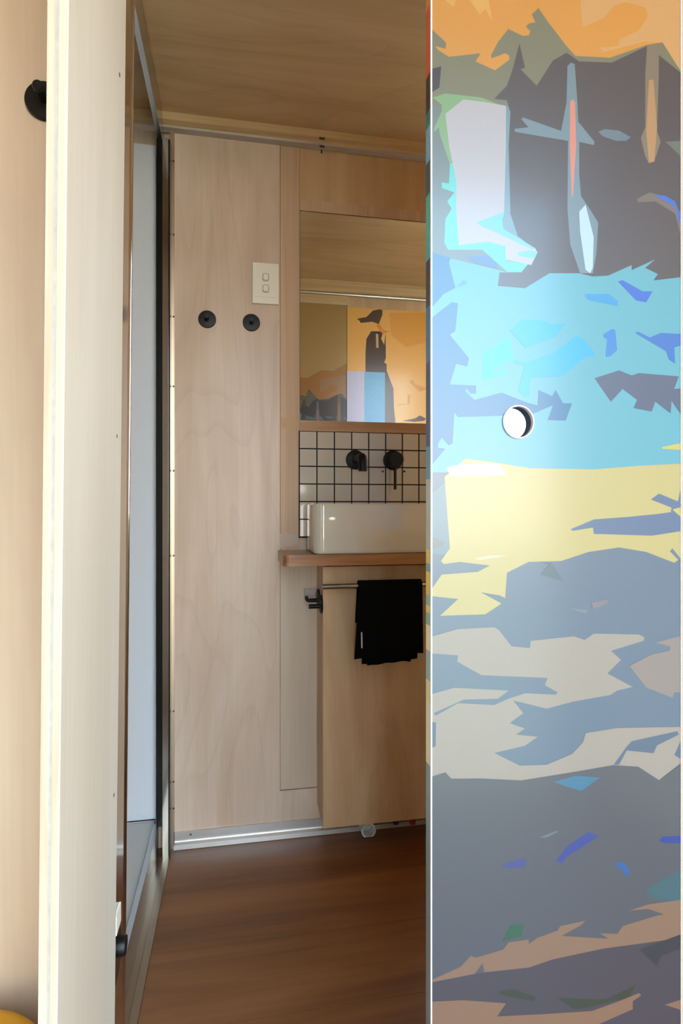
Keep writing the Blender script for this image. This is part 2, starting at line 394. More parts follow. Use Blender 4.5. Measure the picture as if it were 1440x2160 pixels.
obj('seal_strip', box(fx[2], fx[3], 1.602, 1.648, 0.0, zr), black_seal, sh)
obj('head_rail', box(XS-0.012, XS, YH+0.06, 1.648, zr, ZC-0.002), alu_y, sh, bevel=0.0015)
obj('sill_rail', box(XS-0.022, XS-0.010, YH+0.02, 1.61, 0.0, ZS+0.004), alu_y, sh, bevel=0.0015)
obj('floor_strip', box(XS-0.010, -0.1975, YH-0.0, 1.61, 0.0, 0.0012), alu_strip, sh)
obj('floor_strip', prism_xz([(-0.1975, 0.0), (-0.1965, 0.004), (-0.1805, 0.004), (-0.1795, 0.0)], YH, 1.64), alu_strip, sh)
# cubicle lining: end panel, tray, far wall
ex0, ex1 = XL+0.004, atY(330, 1000, YW).x
obj('end_panel', box(ex0, ex1-0.001, YW-0.004, 1.662, ZS-0.03, atY(305, 306, YW).z), shower_w, sh, bevel=0.0015)
obj('top_strip', box(ex0, fx[0], YW-0.002, 1.662, atY(305, 306, YW).z, zc1-0.01), ply_wall, sh)
obj('side_panel', box(XL+0.001, XL+0.008, YH+0.02, YW-0.004, ZS, ZC-0.05), shower_w, sh)
# tray: shallow dished floor
bm = bmesh.new(); add_box(bm, XL+0.008, XS-0.0225, YH+0.02, YW-0.0045, 0.001, ZS)
top = [f for f in bm.faces if f.calc_center_median().z > ZS-1e-4][0]
r = bmesh.ops.inset_region(bm, faces=[top], thickness=0.03); 
for v in top.verts: v.co.z -= 0.006
obj('tray', bm, tray_m, sh, bevel=0.002)
obj('drain', lathe([(0.04, 0), (0.04, 0.003), (0.034, 0.004)], ((XL+XS)/2, 1.2, ZS-0.006), 'Z', 28), steel, sh, smooth=True)
# latch block at the foot of the near jamb
p = atX(250, 2000, pn0[0]+0.002); p.y = YH+0.023
la = obj('roller_bracket', prism_yz([(p.y-0.02, p.z+0.028), (p.y+0.010, p.z+0.020), (p.y+0.018, p.z+0.004), (p.y+0.014, p.z-0.012), (p.y+0.004, p.z-0.030), (p.y-0.02, p.z-0.034)], p.x-0.02, p.x), black_seal, sh, bevel=0.002)
obj('roller', lathe([(0.011, -0.002), (0.012, 0.0), (0.012, 0.006), (0.010, 0.008)], (p.x+0.006, p.y+0.004, p.z-0.002), 'X', 24), black_sat, la, smooth=True)
obj('clip_plate', box(p.x-0.002, p.x+0.001, p.y-0.02, p.y+0.008, p.z+0.028, p.z+0.052), plastic_w, la, bevel=0.0008)

# ------------------------------------------------------------------ hooks
def hook(p, label, group=None, r=0.0245):
    t = thing('robe_hook', label, 'hook', p, group)
    obj('rose', lathe([(r, 0), (r, 0.004), (r*0.96, 0.006), (r*0.35, 0.007)], p, 'Y', 44), black_sat, t, smooth=True)
    obj('peg', lathe([(0.0055, 0.004), (0.0055, 0.022), (0.0065, 0.025), (0.0065, 0.029), (0.0055, 0.031)], p, 'Y', 24), black_sat, t, smooth=True)
    return t
hook(atY(437, 674, YW-0.002), 'round black hook on the plywood wall, nearer the shower frame')
hook(atY(530, 681, YW-0.002), 'round black hook on the plywood wall, directly below the light switch')
hook(atY(97, 217, YH), 'round black hook high on the plywood wall half hidden by the raw ply edge', r=0.0232)

# ------------------------------------------------------------------ light switch
p0, p1 = atY(532.5, 641, YW-0.002), atY(587, 560, YW-0.002)
x0, x1, z0, z1 = p0.x, p1.x, p0.z, p1.z
yw = YW-0.002
sw = thing('light_switch', 'white two-gang light switch plate above the black hooks', 'switch', ((x0+x1)/2, yw, z0))
obj('plate', box(x0, x1, yw-0.009, yw, z0, z1), plastic_w, sw, bevel=0.0022, bseg=3, smooth=True)
wx, hz = x1-x0, z1-z0
bz = obj('bezel', box(x0+wx*0.09, x1-wx*0.09, yw-0.0105, yw-0.006, z0+hz*0.16, z1-hz*0.15), plastic_w, sw, bevel=0.002, bseg=3, smooth=True)
for zz in (0.645, 0.365):
    c = Vector(((x0+x1)/2, yw-0.0105, z0+hz*zz))
    def rr(w_, h_, r_, n=6):
        out = []
        for cx_, cz_, a0 in ((w_-r_, h_-r_, 0), (-w_+r_, h_-r_, 90), (-w_+r_, -h_+r_, 180), (w_-r_, -h_+r_, 270)):
            for k in range(n+1):
                a = math.radians(a0+90*k/n); out.append((c.x+cx_+r_*math.cos(a), c.z+cz_+r_*math.sin(a)))
        return out
    rk = obj('rocker', prism_xz(rr(0.0098, 0.0108, 0.006), c.y-0.0028, c.y), plastic_g, sw, bevel=0.0006, smooth=True)
    obj('rocker_face', prism_xz(rr(0.0066, 0.0082, 0.0035), c.y-0.0040, c.y-0.0026), plastic_w, rk, bevel=0.0006, smooth=True)

# ------------------------------------------------------------------ mirror
YM = YW-0.004
mi = thing('wall_mirror', 'frameless wall mirror above the tiles reflecting the amber mural', 'mirror', (0.4, YM, zsill1))
bm = bmesh.new(); vs = [bm.verts.new(q) for q in ((xc_+0.001, YM, zsill1), (xm1, YM, zsill1), (xm1, YM, zmt), (xc_+0.001, YM, zmt))]; bm.faces.new(vs)
obj('mirror_backing', box(xc_+0.001, xm1, YM+0.0006, YM+0.004, zsill1+0.0005, zmt), plain('mirror_edge', (220, 220, 215), 0.3), mi)
obj('mirror_glass', box(xc_+0.001, xm1, YM, YM+0.0006, zsill1+0.0005, zmt), mirror_m, mi)

# ------------------------------------------------------------------ tiles
tp0, tp1 = atY(629, 909, YW), atY(629, 1137, YW)
pitch = (atY(740, 960, YW).x-atY(667, 960, YW).x)/2
zp = (atY(667, 911, YW).z-atY(667, 1059, YW).z)/4
nr = 6; zt = zsill0
xt0 = atY(630, 1000, YW).x
ncol = int((xm1-xt0)/pitch)
bs = thing('tile_splashback', 'splashback of square white tiles with black grout behind the basin', 'splashback', (xt0, YW, zt-nr*zp))
obj('grout', box(xt0-0.0005, xt0+ncol*pitch+0.003, YW-0.004, 1.664, zt-nr*zp-0.003, zt), grout_m, bs)
g = 0.0035
tm = box(0, pitch-g, -0.0028, 0, 0, zp-g)
bmesh.ops.bevel(tm, geom=[e for e in tm.edges if all(v.co.y < -0.001 for v in e.verts)], offset=0.0011, segments=2, affect='EDGES')
bmesh.ops.recalc_face_normals(tm, faces=tm.faces[:])
tme = bpy.data.meshes.new('tile'); tm.to_mesh(tme); tm.free(); tme.materials.append(tile_m)
for i in range(nr):
    for j in range(ncol):
        o = bpy.data.objects.new('tile', tme); C.objects.link(o); o.parent = bs
        o.location = Vector((xt0+j*pitch+g*0.7, YW-0.004, zt-(i+1)*zp+g*0.4)) - WL[bs]
        o.rotation_euler = (random.uniform(-1, 1)*0.008, 0, random.uniform(-1, 1)*0.008)
YT = YW-0.0068

# ------------------------------------------------------------------ vanity: worktop, cabinet, basin
YWT = 1.464; YCF = 1.523
zwt = atY(597, 1171.5, YWT).z; zwb = atY(600, 1195, YWT).z
xw0 = atY(597, 1180, YWT).x; xw1 = 0.72
R_ = 0.014
poly = [(xw0, YW-0.001), (xw0, YWT+R_)] + [(xw0+R_-R_*math.cos(math.radians(a)), YWT+R_-R_*math.sin(math.radians(a))) for a in (22, 45, 68)] + [(xw0+R_, YWT), (xw1, YWT), (xw1, YW-0.001)]
bm = bmesh.new()
a = [bm.verts.new((x, y, zwb)) for x, y in poly]; b = [bm.verts.new((x, y, zwt)) for x, y in poly]
bm.faces.new(a[::-1]); bm.faces.new(b)
for i in range(len(poly)): bm.faces.new((a[i], a[(i+1) % len(poly)], b[(i+1) % len(poly)], b[i]))
tag(obj('timber_worktop', bm, top_wood, bevel=0.0012, origin=(0.35, 1.56, zwb)), 'slim oiled timber worktop with rounded corner under the white basin', 'worktop')

xk0 = atY(681, 1500, YCF).x; xk1 = 0.70
zk0 = atY(690, 1747, YCF).z; zk1 = zwb-0.004
cab = thing('vanity_cabinet', 'wall-hung plywood vanity cabinet carrying a steel towel rail', 'cabinet', (xk0, YCF, zk0))
bm = bmesh.new(); T = 0.012
add_box(bm, xk0+0.001, xk0+T, YCF+0.013, YW-0.002, zk0+0.006, zk1); add_box(bm, xk1-T, xk1, YCF+0.013, YW-0.002, zk0+0.006, zk1)
add_box(bm, xk0+T, xk1-T, YCF+0.013, YW-0.002, zk0+0.006, zk0+0.018); add_box(bm, xk0+T, xk1-T, YW-0.010, YW-0.002, zk0+0.018, zk1)
obj('carcass', bm, ply_cab, cab)
obj('front_panel', box(xk0, xk1, YCF, YCF+0.012, zk0, zk1-0.005), ply_cab, cab, bevel=0.0007)
obj('fixing_block', box(xk0+0.02, xk1-0.02, YCF+0.02, YW-0.01, zk1-0.02, zwb-0.0005), ply_cab, cab)
# towel rail
yr_ = YCF-0.048; pr = atY(679, 1238, yr_); rr_ = 0.0072
rail = obj('towel_rail', tube([(pr.x, yr_, pr.z), (xk1-0.03, yr_, pr.z)], rr_, 20), steel, cab, smooth=True)
for xx in (atY(790, 1238, yr_).x, xk1-0.08):
    obj('rail_post', lathe([(0.010, 0), (0.010, 0.003), (0.005, 0.005), (0.005, 0.046)], (xx, YCF, pr.z), 'Y', 20), steel, rail, smooth=True)

# basin: rectangular vessel with round corners, hollow
zb1 = atY(670, 1062, YWT+0.006).z
xb0 = atY(659, 1100, YWT+0.03).x; xb1 = xb0+0.40; yb0, yb1 = YWT+0.004, YW-0.012
def rrect(x0, x1, y0, y1, r, n=8):
    out = []
    for cx_, cy_, a0 in ((x1-r, y1-r, 0), (x0+r, y1-r, 90), (x0+r, y0+r, 180), (x1-r, y0+r, 270)):
        for k in range(n+1):
            a = math.radians(a0+90*k/n); out.append((cx_+r*math.cos(a), cy_+r*math.sin(a)))
    return out
bm = bmesh.new(); rings = []
hb = zb1-zwt
prof = [(0.006, 0.0, 0.024), (0.0025, 0.002, 0.026), (0.0008, 0.005, 0.027), (0.0, 0.012, 0.028), (0.0, hb-0.005, 0.028), (0.0008, hb-0.002, 0.028), (0.003, hb, 0.027), (0.006, hb, 0.025), (0.0085, hb-0.002, 0.024), (0.010, hb-0.006, 0.023), (0.012, 0.04, 0.022), (0.020, 0.022, 0.02), (0.045, 0.016, 0.015)]
for ins, dz, rad in prof:
    rings.append([bm.verts.new((x, y, zwt+dz)) for x, y in rrect(xb0+ins, xb1-ins, yb0+ins, yb1-ins, rad)])
for a, b in zip(rings, rings[1:]):
    for i in range(len(a)): bm.faces.new((a[i], a[(i+1) % len(a)], b[(i+1) % len(a)], b[i]))
bm.faces.new(rings[0][::-1]); bm.faces.new(rings[-1])
bas = thing('vessel_basin', 'white rectangular ceramic vessel basin on the timber worktop', 'basin', ((xb0+xb1)/2, (yb0+yb1)/2, zwt))
obj('bowl', bm, ceramic, bas, smooth=True)
obj('waste', lathe([(0.022, 0), (0.022, 0.003), (0.018, 0.005)], ((xb0+xb1)/2, (yb0+yb1)/2, zwt+0.0155), 'Z', 28), steel, bas, smooth=True)

# taps
p = atY(749, 970, YT); sp = thing('wall_spout', 'matt black wall spout over the basin', 'tap', p)
obj('flange', lathe([(0.0285, 0), (0.0285, 0.004), (0.0265, 0.0055)], p, 'Y', 40), black_sat, sp, smooth=True)
pts = [(p.x, p.y-0.004, p.z), (p.x, p.y-0.085, p.z)]
for a in range(15, 91, 15):
    t = math.radians(a); pts.append((p.x, p.y-0.085-0.018*math.sin(t), p.z-0.018*(1-math.cos(t))))
pts.append((p.x, p.y-0.103, p.z-0.040))
obj('spout', tube(pts, 0.0125, 24), black_sat, sp, smooth=True)
p = atY(828, 971, YT); mx = thing('wall_mixer', 'matt black wall mixer with a pin lever beside the spout', 'tap', p)
obj('flange', lathe([(0.0295, 0), (0.0295, 0.004), (0.0275, 0.0055)], p, 'Y', 40), black_sat, mx, smooth=True)
obj('body', lathe([(0.0225, 0.004), (0.0225, 0.038), (0.021, 0.040)], p, 'Y', 36), black_sat, mx, smooth=True)
obj('lever', tube([(p.x-0.001, p.y-0.030, p.z-0.015), (p.x-0.001, p.y-0.030, p.z-0.088)], 0.0042, 16), black_sat, mx, smooth=True)
for px, m_, nm in ((807, red_m, 'hot_marker'), (852.5, dark_m, 'cold_marker')):
    q = atY(px, 994.5, YT); obj(nm, lathe([(0.0034, -0.0005), (0.0034, 0.0008)], q, 'Y', 16), m_, mx)

# ------------------------------------------------------------------ hook pair on the cabinet side and clear catch
p = atX(679, 1279, xk0)
hx = xk0
hk = thing('roll_hook', 'small black pin hook on the side of the vanity cabinet', 'hook', (hx, 1.56, p.z))
ph = Vector((hx, 1.545, atY(677, 1274, 1.545).z))
obj('rose', lathe([(0.026, 0), (0.026, 0.003), (0.024, 0.005)], ph, 'X', 36), black_sat, hk, smooth=True)
obj('arm', tube([(hx-0.003, ph.y, ph.z-0.006), (hx-0.036, ph.y, ph.z-0.006)], 0.0062, 16), black_sat, hk, smooth=True)
ph2 = Vector((hx, 1.600, atY(668, 1260, 1.60).z))
hk2 = thing('pin_hook', 'upturned black pin hook holding a clear block beside the vanity cabinet', 'hook', (hx, 1.60, ph2.z))
obj('rose', lathe([(0.024, 0), (0.024, 0.003), (0.022, 0.005)], ph2, 'X', 36), black_sat, hk2, smooth=True)
obj('arm', tube([(hx-0.003, ph2.y, ph2.z-0.008), (hx-0.030, ph2.y, ph2.z-0.008), (hx-0.034, ph2.y, ph2.z-0.006), (hx-0.0355, ph2.y, ph2.z-0.002), (hx-0.0355, ph2.y, ph2.z+0.004)], [0.0055, 0.0055, 0.0052, 0.005, 0.0045], 16), black_sat, hk2, smooth=True)
tag(obj('clear_catch', box(hx-0.038, hx-0.006, 1.628, 1.648, ph2.z+0.000, ph2.z+0.020), clear_m, bevel=0.002, origin=(hx-0.02, 1.64, ph2.z)), 'clear plastic block fixed to the wall panel behind the black pin hooks', 'block')

# ------------------------------------------------------------------ towel folded over the rail
tw = thing('hand_towel', 'black cotton towel folded over the steel towel rail', 'towel', (atY(820, 1238, yr_).x, yr_, pr.z))
def towel_sheet(pl, pr_, wl, wr_, zbl, zbr, off, thick, back):
    """a sheet of cloth bent over the rail: front flap, fold, back flap"""
    nu, nv = 16, 34; bm = bmesh.new()
    Rf = rr_+0.0012+off
    grid = []
    Lf = 1.0
    for j in range(nv+1):
        row = []
        t = j/nv
        for i in range(nu+1):
            u = i/nu
            zb = zbl+(zbr-zbl)*u + 0.0012*math.sin(u*17+off*900)
            if t < 0.25:                                       # back flap
                k = t/0.25; z = pr.z-back*(1-k); y = yr_+Rf; s = 0.35*(1-k)
            elif t < 0.45:                                     # over the rail
                a = math.pi*(t-0.25)/0.20; z = pr.z+Rf*math.sin(a); y = yr_+Rf*math.cos(a); s = 0
            else:
                k = (t-0.45)/0.55; z = pr.z+(zb-pr.z)*k; y = yr_-Rf-0.003*k*math.sin(u*6.0+1.0)*k-0.0015*k*math.sin(u*15); s = k
            x = (pl+(wl-pl)*s)*(1-u)+(pr_+(wr_-pr_)*s)*u
            row.append(bm.verts.new((x, y, z)))
        grid.append(row)
    for j in range(nv):
        for i in range(nu): bm.faces.new((grid[j][i], grid[j][i+1], grid[j+1][i+1], grid[j+1][i]))
    bmesh.ops.recalc_face_normals(bm, faces=bm.faces[:])
    bmesh.ops.solidify(bm, geom=bm.faces[:], thickness=thick)
    return bm
yt = yr_-0.012
TX = lambda px: atY(px, 1300, yt).x
TZ = lambda py: atY(820, py, yt).z
lay = [(778, 886, 774, 866, 1402, 1397, 0.000), (770, 889, 762, 879, 1397, 1392, 0.0034), (757, 890, 746, 891, 1386, 1379, 0.0068)]
for k, (a, b, c, d, e, f, off) in enumerate(lay):
    obj('fold', towel_sheet(TX(a), TX(b), TX(c), TX(d), TZ(e), TZ(f), off, 0.003, 0.10), towel_m, tw, smooth=True)
obj('care_tag', hexa([(TX(760.4), yt-0.0085, TZ(1363)), (TX(763), yt-0.0085, TZ(1363)), (TX(763), yt-0.006, TZ(1363)), (TX(760.4), yt-0.006, TZ(1363)),
     (TX(760), yt-0.0085, TZ(1330)), (TX(762.3), yt-0.0085, TZ(1330)), (TX(762.3), yt-0.006, TZ(1330)), (TX(760), yt-0.006, TZ(1330))]), tag_m, tw)

# ------------------------------------------------------------------ plumbing under the cabinet
q = atY(773, 1748, 1.628)
pp = thing('waste_pipe', 'white waste pipe elbow showing under the vanity cabinet', 'pipe', (q.x, 1.628, 0))
bm = bmesh.new(); seg = 28
for r0, y0 in ((0.021, 1.600), (0.021, 1.6475)): pass
pipe = lathe([(0.0215, 0.0), (0.0215, 0.046), (0.0165, 0.046), (0.0165, 0.002)], (q.x, 1.6475, q.z+0.008), 'Y', 28)
obj('pipe_socket', pipe, pipe_w, pp, smooth=True)
for px, m_, nm, lb in ((833, hose_b, 'cold_hose', 'blue water hose under the vanity cabinet'), (868, hose_r, 'hot_hose', 'red water hose under the vanity cabinet')):
    q = atY(px, 1741, 1.625)
    tag(obj(nm, tube([(q.x, 1.647, q.z+0.012), (q.x, 1.625, q.z+0.008), (q.x, 1.610, q.z+0.016), (q.x, 1.606, q.z+0.035), (q.x, 1.606, zk0+0.005)], 0.0065, 14), m_, smooth=True, origin=(q.x, 1.625, q.z)), lb, 'hose')

# ------------------------------------------------------------------ yellow pouf beside the nib
q = atZ(20, 2146, 0.26); 
zt_ = atY(40, 2147, 0.69).z
pf = thing('round_pouf', 'round mustard yellow pouf at the foot of the hook wall', 'pouf', (-0.30, 0.605, 0))
R0 = 0.12
obj('seat_cover', lathe([(R0*0.95, 0.0), (R0, 0.02), (R0*1.02, zt_*0.5), (R0, zt_-0.035), (R0*0.985, zt_-0.018), (R0*0.94, zt_-0.006), (R0*0.85, zt_), (R0*0.3, zt_+0.004)], (-0.30, 0.605, 0), 'Z', 48), yellow_m, pf, smooth=True)
obj('piping', tube([(-0.30+R0*1.005*math.cos(a*math.pi/24), 0.605+R0*1.005*math.sin(a*math.pi/24), zt_-0.03) for a in range(49)], 0.004, 8, cap=False), yellow_m, pf, smooth=True)

# ------------------------------------------------------------------ printed door and printed partition
XD0, XD1 = atY(908.5, 1000, YD).x, atY(1438, 1000, YD).x
TD = 0.0165
ZD1 = 1.925; ZD0 = 0.012
hc = atY(1093, 890, YD); HR = (atY(1124, 890, YD).x-atY(1062, 890, YD).x)/2
def punch(bm, cx_, cz_, r, n=28):
    bmesh.ops.triangulate(bm, faces=bm.faces[:])
    near = lambda: [f for f in bm.faces if min(v.co.x for v in f.verts) < cx_+r and max(v.co.x for v in f.verts) > cx_-r and min(v.co.z for v in f.verts) < cz_+r and max(v.co.z for v in f.verts) > cz_-r]
    for i in range(n):
        a = 2*math.pi*(i+0.5)/n; nrm = Vector((math.cos(a), 0, math.sin(a)))
        fs = near(); es = {e for f in fs for e in f.edges}; vs = {v for f in fs for v in f.verts}
        bmesh.ops.bisect_plane(bm, geom=list(vs)+list(es)+fs, dist=1e-7, plane_co=Vector((cx_, 0, cz_))+nrm*r, plane_no=nrm)
    dead = []
    for f in bm.faces:
        c = f.calc_center_median()
        if all((v.co.x-cx_)*math.cos(2*math.pi*(i+0.5)/n)+(v.co.z-cz_)*math.sin(2*math.pi*(i+0.5)/n) < r+1e-5 for v in f.verts for i in range(n)): dead.append(f)
    bmesh.ops.delete(bm, geom=dead, context='FACES')
def slab(x0, x1, z0, z1, y0, y1, hole=None):
    bm = bmesh.new(); bm.faces.new([bm.verts.new((x, y0, z)) for x, z in ((x0, z0), (x1, z0), (x1, z1), (x0, z1))])
    if hole: punch(bm, *hole)
    r = bmesh.ops.extrude_face_region(bm, geom=bm.faces[:])
    for v in [g for g in r['geom'] if isinstance(g, bmesh.types.BMVert)]: v.co.y = y1
    return bm
door_core = plain('print_core', (52, 74, 112), 0.5)
PR = {}
def print_mat(rgb, gloss=0.34, pre='front'):
    k = (pre,)+tuple(rgb)
    if k not in PR:
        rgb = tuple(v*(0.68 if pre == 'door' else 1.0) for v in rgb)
        PR[k] = plain('print_%s_%d_%d_%d' % (k), rgb, rough=gloss, spec=0.5, coat=0.5, coat_rough=0.18, speck=0.03, sscale=400)
    return PR[k]
S = 1440/550.0
ART = []
def A(oy, rgb, *polys):
    for q in polys: ART.append((rgb, [(890+x/S, oy+y/S) for x, y in q]))
SL = (98, 120, 142)
# sky
A(0, (226, 152, 62), [(-50,-2300),(1500,-2300),(1500,500),(-50,500)])
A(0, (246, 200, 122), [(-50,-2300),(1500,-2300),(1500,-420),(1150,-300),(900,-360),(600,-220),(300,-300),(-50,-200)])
A(0, (224, 166, 104), [(865,-150),(890,145),(1010,95),(1060,30),(1130,5),(1235,40),(1250,85),(1200,165),(1095,210),(1085,250),(985,258),(1000,285),(1230,225),(1335,232),(1500,400),(1500,-150)])
A(0, (238, 176, 88), [(265,-5),(320,75),(352,45),(390,115),(370,-5)], [(130,-5),(175,35),(190,-5)])
# water blue ground of the middle
A(400, (90, 176, 196), [(-50,230),(1500,230),(1500,1560),(-50,1560)])
A(0, (124, 122, 100), [(-50,110),(45,155),(135,232),(132,265),(75,250),(90,272),(150,310),(325,290),(297,335),(405,385),(485,325),(482,300),(460,290),(385,318),(383,300),(420,230),(478,155),(560,195),(592,190),(600,168),(575,142),(592,125),(628,118),(608,75),(645,40),(700,120),(800,250),(850,305),(1040,315),(1240,245),(1330,230),(1450,390),(1500,480),(400,600),(-50,640)])
A(0, (112, 126, 128), [(-50,570),(470,560),(490,1178),(540,1300),(640,1400),(470,1500),(160,1425),(-50,1392)])
A(0, (48, 46, 58), [(-50,360),(107,362),(97,480),(45,505),(-50,530)])
A(0, (130, 172, 122), [(60,535),(130,512),(330,535),(470,590),(470,900),(155,900),(100,740),(95,700),(70,725),(65,710),(110,610),(110,575)])
A(0, (90, 205, 200), [(470,900),(470,1170),(460,1357),(465,1437),(610,1450),(550,1502),(470,1497),(335,1377),(145,1377),(125,1337),(130,1207),(165,1150),(140,1110),(180,1060),(110,1035),(110,1005),(150,1010),(155,900)])
A(0, (74, 67, 74), [(540,235),(570,370),(545,378),(635,470),(725,330),(800,287),(870,335),(1050,342),(1245,250),(1310,300),(1450,400),(1500,430),(1500,1535),(1280,1547),(1305,1512),(1235,1477),(1290,1430),(1160,1490),(1160,1462),(1030,1520),(945,1525),(870,1507),(705,1507),(570,1590),(420,1577),(430,1502),(550,1502),(640,1392),(530,1300),(490,1178),(480,800),(488,610),(470,550),(400,542),(470,470),(500,385),(520,310)])
A(0, (116, 152, 168), [(470,575),(490,615),(480,800),(490,1178),(530,1300),(640,1387),(600,1460),(465,1437),(440,1150)])
A(0, (192, 186, 194), [(230,545),(345,560),(465,580),(465,800),(455,1167),(305,1227),(400,1272),(625,1367),(640,1392),(605,1462),(465,1432),(460,1357),(370,1332),(205,1352),(190,1167),(190,1000),(150,800),(130,625)])
A(400, (112, 196, 222), [(455,120),(300,180),(330,200),(520,285),(618,330),(622,318),(395,180),(452,148)], [(525,345),(600,332),(640,345),(620,378),(540,365)])
A(0, (116, 140, 154), [(805,360),(825,342),(845,350),(860,560),(865,670),(955,780),(950,798),(870,780),(870,960),(880,1080),(940,1170),(975,1227),(965,1397),(945,1507),(875,1507),(820,1347),(805,1150),(808,775),(515,725),(512,708),(590,700),(550,655),(560,645),(770,720),(800,560)])
A(400, (196, 222, 240), [(905,80),(870,120),(875,230),(905,440),(930,460),(945,430),(950,260)])
A(0, (226, 138, 120), [(820,555),(835,545),(847,560),(853,800),(835,1085),(828,1080),(818,800)])
A(0, (104, 124, 140), [(975,725),(1010,710),(1090,718),(1155,755),(1130,775),(1075,775),(1000,750)])
A(0, (134, 118, 100), [(1245,250),(1310,235),(1310,400),(1300,720),(1320,780),(1285,890),(1255,900),(1235,860),(1210,760),(1235,700),(1235,400)])
A(0, (190, 142, 98), [(1255,440),(1280,435),(1300,700),(1285,890),(1255,895),(1240,720)])
A(0, (104, 114, 104), [(1345,780),(1500,785),(1500,870),(1400,830)])
A(0, (118, 104, 100), [(1190,1095),(1195,1115),(1290,1110),(1400,1178),(1500,1300),(1500,1180),(1370,1090),(1260,1060)])
A(0, (36, 104, 214), [(1285,1072),(1345,1078),(1400,1110),(1450,1190),(1450,1245),(1400,1140),(1330,1100)])
# water
A(400, (16, 112, 164), [(-50,325),(45,345),(160,375),(150,400),(185,540),(120,575),(45,650),(-50,720)])
A(400, (16, 112, 164), [(-50,760),(45,705),(165,620),(200,625),(185,780),(155,800),(260,930),(250,975),(190,960),(155,1075),(300,1080),(300,1125),(270,1125),(245,1095),(240,1110),(290,1160),(440,1120),(590,1178),(640,1190),(645,1105),(720,1140),(740,1105),(780,1178),(830,1180),(795,1275),(695,1272),(725,1190),(620,1235),(440,1248),(200,1255),(180,1230),(170,1400),(150,1412),(110,1370),(90,1400),(90,1425),(130,1430),(45,1520),(-50,1600)])
A(400, (66, 120, 176), [(245,370),(365,362),(420,410),(415,435),(300,405)])
A(400, (70, 150, 184), [(190,540),(225,498),(250,505),(245,520)])
A(400, (0, 178, 226), [(485,775),(555,715),(670,722),(710,742),(795,735),(745,805),(575,875)], [(505,940),(580,950),(720,905),(855,805),(900,830),(960,912),(900,925),(775,1030),(600,1035),(595,1140),(570,1145),(530,1110),(570,970),(515,960)])
A(400, (0, 204, 216), [(335,905),(485,815),(505,930),(405,985),(415,1005),(465,990),(465,1015),(335,1055)])
A(400, (24, 156, 222), [(900,575),(1035,575),(1085,615),(1080,640),(915,605)])
A(400, (24, 104, 212), [(1085,505),(1110,498),(1220,560),(1275,560),(1240,620),(1185,610)])
A(400, (30, 132, 214), [(1000,800),(1050,768),(1068,772),(1080,885),(1040,920),(1015,922),(1025,825),(1005,815)])
A(400, (26, 112, 202), [(1180,790),(1195,782),(1260,815),(1320,790),(1500,800),(1500,865),(1395,870),(1400,960),(1365,935),(1350,890)])
A(400, (74, 90, 122), [(955,1040),(1090,997),(1160,1025),(1200,1012),(1420,1030),(1395,1100),(1500,1100),(1500,1240),(1380,1165),(1375,1235),(1290,1170),(1270,1225),(1170,1205),(1190,1160),(1110,1100),(1045,1170)])
# sand
A(750, (104, 136, 152), [(-50,760),(130,700),(160,1000),(160,1100),(-50,1100)])
A(750, (206, 188, 122), [(205,600),(240,568),(400,590),(600,622),(950,628),(1200,608),(1500,598),(1500,1120),(1395,1145),(1240,1085),(1090,1060),(920,1085),(770,1135),(590,1140),(470,1200),(460,1340),(430,1325),(325,1308),(440,1370),(350,1430),(100,1438),(200,1345),(45,1330),(-50,1330),(-50,1290),(110,1210),(310,1195),(375,1160),(210,1140),(120,1152),(105,1135),(155,1065),(125,670)])
A(750, (250, 246, 236), [(135,620),(215,600),(435,600),(462,660),(160,668)])
A(750, (214, 196, 104), [(1325,505),(1500,485),(1500,522),(1330,515)])
A(750, (90, 116, 152), [(820,960),(950,905),(1150,890),(1300,875),(1375,865),(1380,840),(1265,795),(1310,762),(1415,805),(1500,740),(1500,970),(1270,995),(950,985),(945,950),(835,968)])
A(750, (214, 196, 104), [(1385,850),(1450,838),(1500,838),(1500,890),(1440,890)])
A(750, SL, [(1370,1080),(1385,1065),(1500,1120),(1500,1140)])
A(750, (214, 200, 170), [(290,1120),(370,1103),(480,1103),(420,1115),(310,1132)])
A(750, (116, 120, 126), [(-50,1000),(45,1000),(125,1030),(120,1050),(45,1070),(-50,1075)])
# shoals
TP = (172, 160, 148)
A(1100, TP, [(-50,640),(200,595),(400,585),(425,600),(495,690),(595,700),(600,660),(840,635),(900,655),(950,620),(1200,625),(1230,640),(1225,660),(1045,715),(1100,765),(1025,840),(1165,915),(1080,935),(1040,960),(840,995),(690,1035),(505,990),(560,1060),(485,1115),(570,1145),(520,1178),(640,1190),(570,1240),(400,1280),(540,1350),(690,1345),(830,1285),(890,1220),(905,1170),(1080,1142),(1500,1130),(1500,1330),(1310,1430),(1195,1355),(1070,1350),(850,1385),(700,1420),(550,1432),(320,1420),(165,1424),(130,1388),(45,1412),(-50,1440)])
A(1100, SL, [(-50,720),(45,730),(200,740),(195,775),(330,850),(695,865),(680,905),(750,945),(740,958),(570,950),(480,980),(400,1015),(200,1005),(75,1075),(65,1060),(230,985),(420,980),(480,935),(180,920),(45,955),(-50,980)])
A(1100, (150, 138, 132), [(1145,800),(1270,735),(1365,715),(1370,690),(1290,670),(1500,630),(1500,940),(1395,945),(1385,975),(1240,920)])
A(1100, (132, 126, 134), [(935,450),(1030,430),(1025,455),(945,485)])
A(1100, (120, 138, 148), [(815,480),(915,490),(905,508)])
A(1100, (84, 104, 120), [(655,295),(705,240),(640,220),(720,230),(780,330)])
A(1450, (84, 108, 132), [(1060,428),(1130,330),(1160,298),(1412,243),(1420,262),(1300,322),(1280,365),(1132,350),(1090,428)], [(1500,290),(1395,375),(1500,390)], [(-50,200),(78,195),(76,325),(-50,345)])
